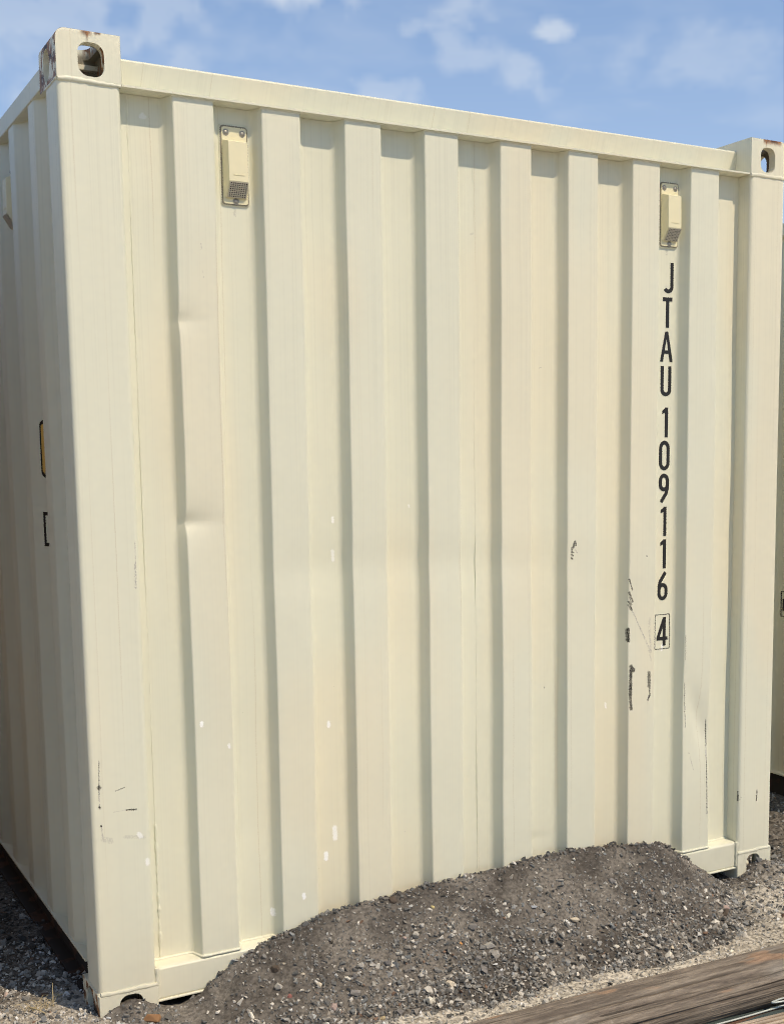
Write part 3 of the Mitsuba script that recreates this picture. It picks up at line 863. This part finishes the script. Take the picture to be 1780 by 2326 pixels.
LABEL = {5: 'large grey wedge-shaped stone low on the dirt pile, below the white sliver', 7: 'jagged white stone at the foot of the dirt pile, largest white one', 8: 'rounded cream stone low on the pile just right of the jagged white stone', 17: 'small reddish stone on the lower left of the dirt pile',
         24: 'tiny yellow stone near the top of the dirt pile', 25: 'tiny orange stone halfway up the dirt pile', 28: 'brown clod of soil on the crest of the dirt pile, against the container', 27: 'brown clod near the upper left end of the dirt pile',
         32: 'cream stone alone in the middle of the right half of the dirt pile', 34: 'small bluish stone in the upper middle of the dirt pile', 40: 'flat white stone on pale sand at the right foot of the dirt pile', 42: 'speckled pale grey stone at the far right foot of the dirt pile',
         57: 'orange-brown stone by the lower left corner of the cream container', 58: 'pinkish pale rock in the sunlit gravel at the lower left', 38: 'pinkish stone at the right end of the dirt pile', 39: 'brown clod at the right end of the dirt pile', 56: 'brown clod on the crest of the pile near its right end',
         0: 'round pale grey stone in the upper middle of the dirt pile', 21: 'white elongated stone at the bottom left edge of the dirt pile', 36: 'white stone highest on the right end of the dirt pile', 6: 'white sliver of stone just above the grey wedge-shaped stone', 13: 'tan stone at the very foot of the dirt pile'}
LABEL.update({1: 'small pale grey stone just above and left of the orange stone', 2: 'small dull pink stone just left of the round pale grey stone', 3: 'small pale grey stone below and right of the yellow stone', 4: 'medium mid-grey stone just above and right of the orange stone', 9: 'small cream stone left of the white sliver', 10: 'medium pale grey stone just above and left of the reddish stone', 11: 'medium pale grey stone just above and right of the white sliver', 12: 'medium dull pink stone just below and left of the large grey wedge-shaped stone', 14: 'medium pale grey stone right of the orange stone', 15: 'small white stone left of the bluish stone', 16: 'tiny cream stone just above and right of the brown clod near the left end', 18: 'small mid-grey stone just right of the large grey wedge-shaped stone', 19: 'medium mid-grey stone below the round pale grey stone', 20: 'medium mid-grey stone just right of the tan stone', 22: 'tiny cream stone just above and right of the reddish stone', 23: 'tiny cream stone above the white sliver', 26: 'medium mid-grey stone below and right of the orange stone', 29: 'medium mid-grey stone just right of the white sliver', 30: 'medium mid-grey stone below and left of the round pale grey stone', 31: 'small mid-grey stone below and right of the orange stone', 33: 'small white stone just left of the bluish stone', 35: 'medium pale grey stone just above the bluish stone', 37: 'medium mid-grey stone below the brown clod on the right crest', 41: 'small cream stone just above and right of the flat white stone on the sand', 43: 'small white stone below and right of the lone cream stone', 44: 'small white stone below and left of the lone cream stone', 45: 'medium dark grey stone below the bluish stone', 46: 'medium pale grey stone above and right of the rounded cream stone', 47: 'medium mid-grey stone just below and right of the orange stone', 48: 'medium mid-grey stone just above the flat white stone on the sand', 49: 'small pale grey stone just left of the flat white stone on the sand', 50: 'small pale grey stone below the white stone highest on the right', 51: 'medium dark grey stone below the lone cream stone', 52: 'small pale grey stone below the lone cream stone', 53: 'small pale grey stone below and right of the lone cream stone', 54: 'small white stone left of the brown clod on the right crest', 55: 'small pale grey stone above and left of the pinkish stone', 59: 'small mid-grey stone below and right of the pinkish pale rock', 60: 'tiny white stone above and left of the orange-brown stone', 61: 'tiny pale grey stone just above and right of the pinkish pale rock', 62: 'small pale grey stone below the pinkish pale rock'})
for i, (x, y, s, tone) in enumerate(STONES):
    r = np.random.default_rng(900 + i)
    v, f = rock(700 + i, 16, .8)
    if i in (3, 6, 19, 21):
        v = v * [1.35, .6, .75]
    q = trimesh.Trimesh(v, f).subdivide()
    q.vertices *= 1 + (meshkit.fbm(q.vertices * 1.7 + i, 3, i)[:, None] - .5) * .30
    q.vertices = q.vertices @ rotations(r, 1, .5)[0].T * s
    xx, yy = np.array([x]), np.array([y])
    z = float(ground_height(xx, yy)[0])
    if -.36 < x < 2.4 and y > -.6:
        z = max(z, float(pile_surface(xx, yy)[0]))
    q.vertices += [x, y, z + s * .30]
    base = np.array(TONE[tone])
    fc = meshkit.fbm(q.vertices * 240, 3, i)[:, None]
    col = base * (.78 + .44 * fc)
    if tone == 'sp':
        col = np.where(meshkit.noise(q.vertices * 420, 3)[:, None] > .55, base * .45, base * 1.25)
    q, col = flat(q, np.clip(col, .02, .8))
    add('stone', q, 'pebble_stone', False, color=col, label=LABEL[i], category='stone', group='stones one can pick out on the dirt and gravel')


# dry stems on the gravel at the lower left
def stem(key, pts, r, label):
    p = np.array(pts, float)
    t = np.linspace(0, 1, 12)
    k = np.linspace(0, 1, len(p))
    q = np.stack([np.interp(t, k, p[:, j]) for j in range(3)], 1)
    q[:, 2] += np.sin(t * 3.1) * .004
    add(key, tube(q, r * (1 - .5 * t), 6), 'straw', 50, label=label, category='dry stem')


scene['straw'] = principled((.46, .38, .22), .8, .2)


def gz(x, y):
    return float(ground_height(np.array([x]), np.array([y]))[0])


stem('dry_stem', [(-.139, .222, gz(-.139, .222) + .012), (-.126, .190, gz(-.126, .19) + .012), (-.110, .155, gz(-.11, .155) + .008)], .0022, 'dry straw stem lying flat on sunlit gravel at the lower left')
stem('dry_stem', [(-.082, .190, gz(-.082, .19)), (-.080, .196, gz(-.08, .2) + .03), (-.078, .205, gz(-.078, .205) + .062)], .0016, 'thin dry stem standing upright at the edge of the container shadow')
rs = np.random.default_rng(5)
tuft = []
for i in range(26):
    a, l = rs.uniform(0, 6.28), rs.uniform(.015, .045)
    x0, y0 = -.105 + rs.normal(0, .022), .225 + rs.normal(0, .022)
    z0 = gz(x0, y0)
    tuft.append(tube([(x0, y0, z0), (x0 + math.cos(a) * l * .4, y0 + math.sin(a) * l * .4, z0 + l * .6), (x0 + math.cos(a) * l, y0 + math.sin(a) * l, z0 + l * .55)], [.0009, .0007, .0003], 4))
add('dry_grass', join(tuft), 'straw', False, label='small tuft of dead grass on the gravel left of the container corner', category='grass tuft')

# ------------------------------------------------------------------ the timber at the lower right
CR = [(-.45, .006, .0030), (.10, .012, .0032), (.62, .005, .0022), (.98, .012, .0034), (1.42, .013, .0036), (1.95, .006, .0024), (3.20, .010, .005), (4.2, .010, .006)]


def pole():
    L = np.linspace(0, 3.6, 400)
    A = np.concatenate([np.linspace(-1.3, 2.5, 330), np.linspace(2.5, 2 * np.pi - 1.3, 60)[1:]])
    S, B = np.meshgrid(L, A, indexing='ij')
    r = .0760 + (meshkit.fbm(np.stack([S * 1.3, np.cos(B) * 1.2, np.sin(B) * 1.2], -1), 3, 61) - .5) * .010
    r += (meshkit.fbm(np.stack([S * 4.0, np.cos(B) * 22, np.sin(B) * 22], -1), 4, 62) - .5) * .0048
    for k, (a, d, w) in enumerate(CR):
        path = a + (meshkit.fbm(np.stack([S * .9 + k * 9, S * 0, S * 0], -1), 3, 63) - .5) * .55
        live = np.clip((meshkit.noise(np.stack([S * 1.7 + k * 5, S * 0, S * 0], -1), 64) - .28) * 3, 0, 1)
        dist = np.abs((B - path + np.pi) % (2 * np.pi) - np.pi) * .076
        r -= d * live * np.exp(-(dist / w) ** 2)
        r += .0020 * live * np.exp(-((dist - .012) / .008) ** 2)
    # worn hollow where a splinter has come away
    r -= .006 * np.exp(-((S - 2.62) / .05) ** 2 - ((B - 2.2) / .18) ** 2)
    x0 = np.array([.20, -.704, .078])
    d = np.array([1.0, -.0370, .0020])
    d /= np.linalg.norm(d)
    u = np.cross(d, [0, 0, 1.0]); u /= np.linalg.norm(u)
    w = np.cross(u, d)
    V = x0 + S[..., None] * d + r[..., None] * (np.cos(B)[..., None] * u + np.sin(B)[..., None] * w)
    m = grid_mesh(V)
    caps = []
    for e in (0, -1):
        c = V[e].mean(0)
        k = len(A)
        cm = trimesh.Trimesh(np.vstack([V[e], c]), [(i, (i + 1) % k, k) for i in range(k)], process=False)
        caps.append(cm)
    return join([m] + caps)


def wood_fn(p, n, uv):
    s = p.x - p.y * .037
    yy = p.y + p.x * .037
    f = F(s * 7.0, yy * 100, p.z * 100, octaves=4)
    g = F(s * 46.0, yy * 300, p.z * 300, octaves=2)
    big = F(s * 4.1, yy * 16, p.z * 16, octaves=3)
    warp = (F(s * 5.0, yy * 8, p.z * 8, octaves=2) - .5) * 2.2
    fis = N(s * 1.8, yy * 105 + warp, p.z * 105 - warp)
    c = MIX(mi.Color3f(.120, .099, .079), mi.Color3f(.225, .190, .150), SS(.28, .72, f))
    c = MIX(c, mi.Color3f(.27, .25, .215), SS(.56, .78, big) * .55)
    spot = F(s * 6.0 + 3.0, yy * 26, p.z * 26, octaves=3)
    c = MIX(c, mi.Color3f(.31, .195, .12), SS(.67, .75, spot) * .6)
    c = MIX(c, mi.Color3f(.030, .024, .019), SS(.80, .88, fis) * .8)
    speck = SS(.84, .92, N(p.x * 90, p.y * 90, p.z * 90)) * SS(.5, .7, N(p.x * 9, p.y * 9, 2.0))
    c = MIX(c, mi.Color3f(.40, .38, .33), speck * .5)
    return c * (.62 + .76 * g)


def plank_fn(p, n, uv):
    s = p.x * .995 + p.y * -.09
    yy = p.y + p.x * .09
    f = F(s * 4.0, yy * 150, p.z * 60, octaves=4)
    c = MIX(mi.Color3f(.20, .155, .11), mi.Color3f(.47, .39, .30), SS(.32, .62, f))
    line = SS(.0022, .0008, dr.abs(dr.abs(yy - dr.floor(yy / .017 + .5) * .017) + (N(s * 6, yy * 20, 1.0) - .5) * .003))
    return MIX(c, mi.Color3f(.13, .075, .045), .7 * line)


scene['pole_wood'] = principled(mikit.proc(wood_fn), .85, .2)
scene['plank_wood'] = principled(mikit.proc(plank_fn), .8, .2)
scene['dark_board_paint'] = principled(mikit.proc(lambda p, n, uv: MIX(mi.Color3f(.060, .080, .076), mi.Color3f(.13, .075, .050), SS(.52, .6, F(p.x * 6, p.y * 70, p.z * 70, octaves=3)))), .7, .3)
scene['wire_steel'] = principled((.50, .54, .50), .45, .5, metallic=.2)
pole_key = add('wooden_pole', pole(), 'pole_wood', 50, label='weathered grey cracked wooden pole lying across the lower right corner', category='wooden pole')


def board(x0, x1, ya, slope, w, z0, z1, seed):
    """A sawn board with slightly uneven edges; ya is its far edge at x = 1.5."""
    n_ = 60
    X = np.linspace(x0, x1, n_)
    rr = np.random.default_rng(seed)
    ring = []
    for x in X:
        yb = ya + slope * (x - 1.5) + (meshkit.noise(np.array([x * 9.0, seed, 0]), seed) - .5) * .003
        zt = z1 + (meshkit.noise(np.array([x * 5.0, seed + 3, 0]), seed) - .5) * .003
        yf = yb - w
        ring.append([(x, yb, z0), (x, yb, zt - .003), (x, yb - .003, zt), (x, yf + .003, zt), (x, yf, zt - .003), (x, yf, z0)])
    ring = np.array(ring)
    m = grid_mesh(np.concatenate([ring, ring[:, :1]], 1))
    caps = [tri(hull(np.vstack([r, r + [e, 0, 0]]))) for r, e in ((ring[0], -.001), (ring[-1], .001))]
    return join([m] + caps)


add('painted_board', board(1.02, 2.7, -.8110, -.10, .080, .0050, .0300, 3), 'dark_board_paint', False, label='dark greenish board lying between the pole and the pale plank', category='board')
add('pale_plank', board(1.00, 2.7, -.9020, -.10, .140, .0080, .0600, 4), 'plank_wood', False, label='pale weathered plank with split grain at the bottom right edge', category='plank')
# thin wire rope along the crevice, ending in a loop
wp = [(1.16, -.8115, .034), (1.35, -.8290, .035), (1.45, -.8360, .035), (1.55, -.8420, .036), (1.66, -.8500, .040), (1.72, -.8570, .047), (1.745, -.8640, .056), (1.735, -.8760, .062), (1.700, -.8800, .064), (1.660, -.8740, .064), (1.625, -.8640, .062), (1.605, -.8560, .060), (1.602, -.8480, .058),
      (1.622, -.8420, .056), (1.660, -.8380, .054), (1.72, -.8420, .050), (1.80, -.8550, .046), (1.95, -.8700, .040), (2.2, -.8950, .036)]
wp = np.array(wp)
tt = np.linspace(0, len(wp) - 1, 260)
from scipy.interpolate import CubicSpline
wq = CubicSpline(np.arange(len(wp)), wp)(tt)
add('wire', tube(wq, .0026, 8), 'wire_steel', 60, label='thin pale wire with a loop lying behind the pale plank', category='wire')
